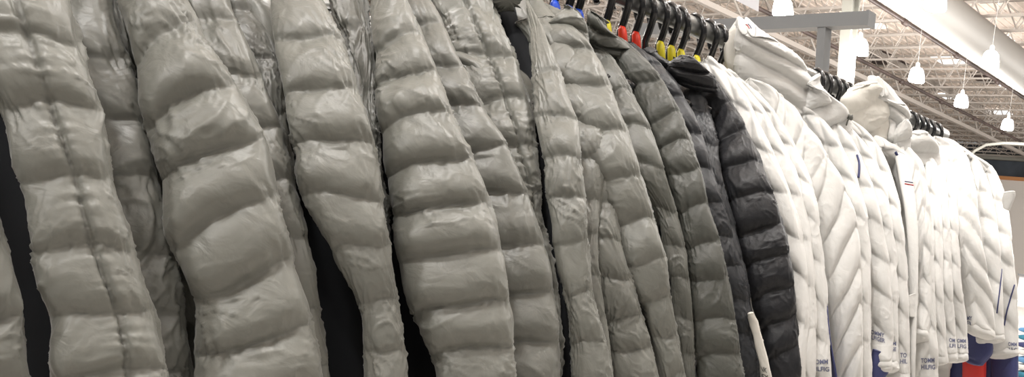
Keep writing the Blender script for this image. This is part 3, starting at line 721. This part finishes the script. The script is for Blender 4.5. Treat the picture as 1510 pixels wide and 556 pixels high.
h2 = hood_piece('collar', Wt['F'][0], [(1194, 117, 1202, 117), (1188, 132, 1219, 136), (1184, 148, 1240, 154), (1182, 164, 1252, 172), (1184, 182, 1252, 192), (1190, 202, 1248, 212)], 1.16, .028, M_WHITE, 203, tilt=.5, nb=.5, wr=1.0, per=18)
h3 = hood_piece('hood', Wt['H'][0], [(1280, 124, 1304, 128), (1290, 132, 1324, 143), (1296, 146, 1337, 158), (1302, 164, 1336, 178), (1304, 184, 1325, 196), (1300, 205, 1315, 212)], 1.17, .028, M_WHITE, 204, tilt=-.4, nb=.8, wr=.7, per=18)
h3l = hood_piece('hood_lining', Wt['H'][0], [(1262, 127, 1292, 123), (1252, 134, 1300, 134), (1243, 148, 1306, 152), (1246, 168, 1308, 174), (1254, 186, 1306, 194), (1262, 200, 1302, 210)], 1.185, .026, M_CREAM, 205, tilt=.5, nb=.5, puff=.6, wr=.9, per=16)
piping(h3, [(1287, 121), (1290, 123), (1292, 127)], .0016, M_INK, h3, 'loop_label')
hood_piece('collar', S[7][0], [(877, 24, 888, 26), (866, 36, 896, 42), (860, 50, 912, 56), (866, 64, 934, 70), (880, 80, 948, 88), (895, 98, 952, 106)], 1.16, .02, M_OLIVE, 220, nb=.7, tilt=-.3, wr=.9, per=18)
hood_piece('collar', S[6][0], [(836, 20, 856, 21), (815, 29, 864, 36), (803, 40, 868, 54), (806, 52, 866, 66)], 1.15, .018, M_GREY, 221, nb=.6, wr=1.0, per=18)
hood_piece('collar', S[10][0], [(1002, 83, 1024, 86), (988, 93, 1040, 101), (986, 104, 1052, 114), (996, 120, 1056, 132)], 1.12, .02, M_BLACK, 222, nb=.7, wr=1.2, per=18)
hood_piece('collar', S[8][0], [(950, 72, 966, 76), (944, 82, 980, 88), (946, 94, 990, 102)], 1.17, .015, M_SLATE, 223, nb=.6, wr=1.0, per=18)
hp = [on_y(p, 1.12) for p in ((1257, 170), (1253, 173), (1250, 178), (1248, 185))]
MB().tube(hp, .0018, 6).build('drawcord', M_STITCH, h3l, True); MB().tube([hp[1] + np.array([0, .006, .002]), hp[1] - np.array([0, .006, .002])], .005, 8).build('cord_stopper', M_STITCH, h3l, True)
hood_piece('collar', Wt['J'][0], [(1322, 188, 1338, 176), (1316, 200, 1342, 190), (1318, 214, 1341, 208), (1322, 230, 1340, 226)], 1.14, .022, M_WHITE, 206, nb=.6, wr=.7, per=16)
hood_piece('collar', Wt['M'][0], [(1344, 197, 1367, 195), (1338, 206, 1376, 206), (1335, 222, 1384, 224), (1334, 240, 1386, 244)], 1.16, .025, M_WHITE, 207, nb=.5, wr=.6, per=16)
hood_piece('shoulder_flap', Wt['P'][0], [(1480, 285, 1497, 283), (1478, 296, 1496, 292), (1480, 306, 1489, 310)], 2.05, .01, M_WHITE, 208, plain=True, per=14)
# placket of coat I with its stripe
pk = quilt('placket', [on_env(p, .02) for p in ((1318, 224), (1324, 255), (1332, 297), (1337, 345), (1340, 400), (1341, 450), (1340, 530), (1340, 600))], [on_env(p, -.003) for p in ((1335, 230), (1343, 258), (1350, 297), (1354, 345), (1354, 400), (1352, 450), (1349, 530), (1349, 600))], .006, M_WHITE, Wt['I'][0], 210, nth=48, per=14, plain=True)
piping(pk, [(1334, 267.5), (1340, 268.3), (1346, 269.5)], .0016, M_INK, pk, 'stripe'); piping(pk, [(1334, 271), (1340, 272), (1347, 273.2)], .0018, M_INKR, pk, 'stripe')
quilt('pocket_flap', [on_env(p, .004) for p in ((1340, 436), (1340, 452), (1341, 466))], [on_env(p, .002) for p in ((1354, 432), (1353, 450), (1349, 468))], .003, M_WHITE, Wt['I'][0], 211, nth=40, per=10, plain=True)
# dark piping lines
piping(Wt['F'][1], [(1264, 229), (1267, 240), (1267, 252), (1266, 262)], .003, M_NAVY, Wt['F'][1]) or piping(Wt['E'][1], [(1258, 229), (1262, 240), (1264, 252), (1266, 262)], .003, M_NAVY, Wt['E'][1])
piping(Wt['O'][1], [(1479, 366), (1477, 400), (1474, 430), (1470, 462)], .0022, M_NAVY, Wt['O'][1])
piping(Wt['P'][1], [(1496, 420), (1490, 440), (1484, 462), (1481, 480)], .0025, M_NAVY, Wt['P'][1])
piping(Wt['I'][1], [(1320, 224), (1323, 229), (1326, 233)], .004, M_NAVY, Wt['I'][1], 'zip_pull')
# words on the cuffs
def word(k, lines): return lettering(Wt[k][1], Wt[k][1], lines)
word('C', [('TOMM', 1197, 537, 6.5, 24, -.02, 0), ('HILFIG', 1196, 547, 6.5, 27, .03, 0)])
word('F', [('OMMY', 1284, 492, 6, 20, .28, 0), ('LFIGER', 1285, 500, 6, 20, .28, 0)])
word('G', [('M', 1316, 509, 5.5, 5.5, .1, 0), ('GE', 1314.5, 517, 5.5, 7, .1, 0)])
word('H', [('TO', 1327.5, 527, 6.5, 9.5, 0, 0), ('HIL', 1327, 536, 6.5, 11, 0, 0)])
word('J', [('TOMM', 1358, 535, 6.5, 20, -.03, 0), ('HILFIG', 1358, 544.5, 6.5, 21, 0, 0)])
word('K', [('Y', 1378, 503, 5.5, 4, 0, 0), ('R', 1378, 511, 5.5, 4, 0, 0)])
word('L', [('OM', 1399.5, 504, 5.5, 9, .1, 0), ('LFI', 1400, 512, 5.5, 9, .1, 0)])
word('M', [('OMM', 1411.5, 505, 5.5, 13, .05, 0), ('LFIG', 1412, 513, 5.5, 13, .05, 0)])
word('N', [('MY', 1425.5, 472, 6, 8, .05, 0), ('ER', 1425.5, 480, 6, 7, .05, 0)])
word('P', [('OMM', 1486.5, 510, 5.5, 13, .05, 0), ('LFIG', 1487.5, 518, 5.5, 12, .05, 0)])
# cream strap with dark letters hanging between the dark sleeves
stp = [(1104, 462, 1109, 462), (1107, 480, 1118, 480), (1113, 505, 1125, 505), (1119, 530, 1132, 530), (1124, 556, 1138, 556), (1128, 585, 1142, 585)]
so = quilt('fabric_strap', [on_env((r[0], r[1]), .02) for r in stp], [on_env((r[2], r[3]), .005) for r in stp], .006, M_CREAM, None, 301, nth=40, per=10, plain=True)
tag(so, 'cream strap with dark letters hanging beside the lower black sleeve', 'strap')
lettering(so, so, [('NK', 1121, 547, 7, 10, .3, 0), ('SY', 1123, 558, 7, 10, .3, 0)], M_STITCH)

# ------------------------------------------------------------------ navy linings and the coats hung on the lower rail
def low_coat(label, rows, X, m, seed, group='navy and red coats hanging below the white ones', name='hanging_coat', d=.02):
    L = [on_x((r[0], r[1]), X + .02) for r in rows]; R = [on_x((r[2], r[3]), X) for r in rows]
    o = quilt(name, L, R, d, m, None, seed, nth=48, per=12, wr=.6, nb=.6, puff=.6); tag(o, label, 'coat', group); return o
# slit of blue lining in coat C
L = [on_env((x, y), .03) for x, y in ((1218, 448), (1218, 480), (1220, 510), (1222, 560), (1224, 600))]; R = [on_env((x, y), .0) for x, y in ((1219.5, 452), (1222, 480), (1226, 510), (1235, 560), (1240, 600))]
quilt('side_lining', L, R, .003, M_NAVY, Wt['C'][0], 310, nth=40, per=8, plain=True)
for k, pts in (('F', ((1286, 515, 1303, 520), (1284, 535, 1312, 540), (1283, 560, 1300, 565), (1283, 590, 1300, 590))), ):
    quilt('lining', [on_env((a, b), .03) for a, b, c, d in pts], [on_env((c, d), .015) for a, b, c, d in pts], .015, M_NAVY, Wt[k][0], 311, nth=40, per=8, plain=True)
low_coat('navy coat below the two alike white cuffs, left of the red jacket', [(1376, 520, 1428, 515), (1378, 560, 1426, 560), (1380, 640, 1426, 640)], 2.12, M_NAVY, 321)
low_coat('navy coat directly above the red jacket under the raised broad cuff', [(1424, 490, 1462, 495), (1426, 515, 1462, 520), (1426, 532, 1448, 538)], 2.02, M_NAVY, 322)
low_coat('red jacket hanging at the bottom under the raised broad cuff', [(1420, 518, 1452, 520), (1421, 545, 1452, 550), (1420, 620, 1450, 620)], 2.10, M_RED, 323)
low_coat('navy sleeve just right of the red jacket', [(1446, 500, 1466, 500), (1447, 530, 1465, 530), (1448, 620, 1462, 620)], 2.16, M_NAVY, 324)
low_coat('small red patch of a coat between two navy ones', [(1452, 530, 1467, 530), (1453, 560, 1466, 560), (1453, 620, 1466, 620)], 2.20, M_RED, 325)
low_coat('navy coat beneath the last white coat at the right end', [(1462, 528, 1501, 520), (1464, 560, 1500, 560), (1464, 640, 1500, 640)], 2.14, M_NAVY, 326)

# ------------------------------------------------------------------ price sign over the rack
sg = thing('price_sign', tuple(on_y((1100, 5), 1.62)), 'white price card with grey figures hanging at the top edge above the rail', 'sign')
c1 = on_y((1118, 17), 1.62)
MB().box((c1[0] - .20, 1.62, c1[2] + .09), (.20, .0015, .09)).build('card', M_CARD, sg)
cu = bpy.data.curves.new('digits', 'FONT'); cu.body = '.99'; cu.size = .085; cu.extrude = .0006; cu.offset = .0006
to = bpy.data.objects.new('digits_tmp', cu); me = to.to_mesh().copy(); bpy.data.objects.remove(to); bpy.data.curves.remove(cu)
dv = np.array([v.co[:] for v in me.vertices]); wd = dv[:, 0].max()
mesh_obj('digits', [(c1[0] - .012 - wd + v[0], 1.617 - v[2], c1[2] + .025 + v[1]) for v in dv], [tuple(p.vertices) for p in me.polygons], mat('grey_print', (.33, .33, .37), .6), sg, False)
MB().tube([(c1[0] - .2, 1.62, c1[2] + .18), (c1[0] - .2, 1.62, 1.6)], .002, 6).build('hanging_wire', M_HOUSING, sg)
MB().box((c1[0] - .2, 1.62, c1[2] + .185), (.21, .004, .008)).build('holder', M_HOUSING, sg)

# ------------------------------------------------------------------ folded stock seen past the last coat
tx = 8.0
tb = on_x((1508, 556), tx); ty = tb[1]
tt = thing('display_table', (tx + .2, ty, FZ), 'low laminate table stacked with folded clothes at the right edge', 'table')
MB().box((tx + .3, ty - .1, tb[2] - .05), (.6, 1.0, .03)).build('table_top', M_WOOD, tt)
for sx in (-.25, .85):
    for sy in (-1.05, .85): MB().box((tx + sx, ty + sy, (FZ + tb[2] - .08) / 2), (.03, .03, (tb[2] - .08 - FZ) / 2)).build('leg', M_POST, tt)
names = [('teal', M_TEAL), ('white', M_WHITE), ('blue', M_BLUE), ('white', M_WHITE), ('navy', M_NAVY), ('teal', M_TEAL), ('blue', M_BLUE)]
order = ['bottom', 'second from the bottom', 'third from the bottom', 'fourth from the bottom', 'third from the top', 'second from the top', 'top']
zt = tb[2] - .015
for k, (nm, mm) in enumerate(names):
    z = zt + k * .085
    L = [(tx + .02 * (k % 2), ty - .55, z), (tx, ty - .55, z + .04), (tx, ty - .55, z + .08)]
    L = [np.array((tx + x_, ty + .16, z + .04)) for x_ in (0, .1, .25, .32)]; R = [np.array((tx + x_, ty - .42, z + .04)) for x_ in (0, .1, .25, .32)]
    o = quilt('folded_garment', L, R, .038, mm, None, 401 + k, nth=40, per=6, wr=.8, puff=.3); tag(o, '%s folded garment, %s of the pile at the right edge' % (nm, order[k]), 'clothes', 'folded clothes on the table')
q = on_x((1508, 430), 9.5)
sh = thing('shelf_sign', (9.5, q[1], q[2] - .15), 'pale sign panel with a dark rail standing behind the folded clothes', 'sign')
MB().box((9.5, q[1] - .2, q[2]), (.01, .28, .2)).build('panel', M_CARD, sh); MB().box((9.48, q[1] - .2, q[2] + .21), (.015, .3, .012)).build('rail', M_POST, sh)
MB().box((9.52, q[1] - .2, (FZ + q[2]) / 2), (.015, .02, (q[2] - FZ) / 2)).build('stand', M_POST, sh)
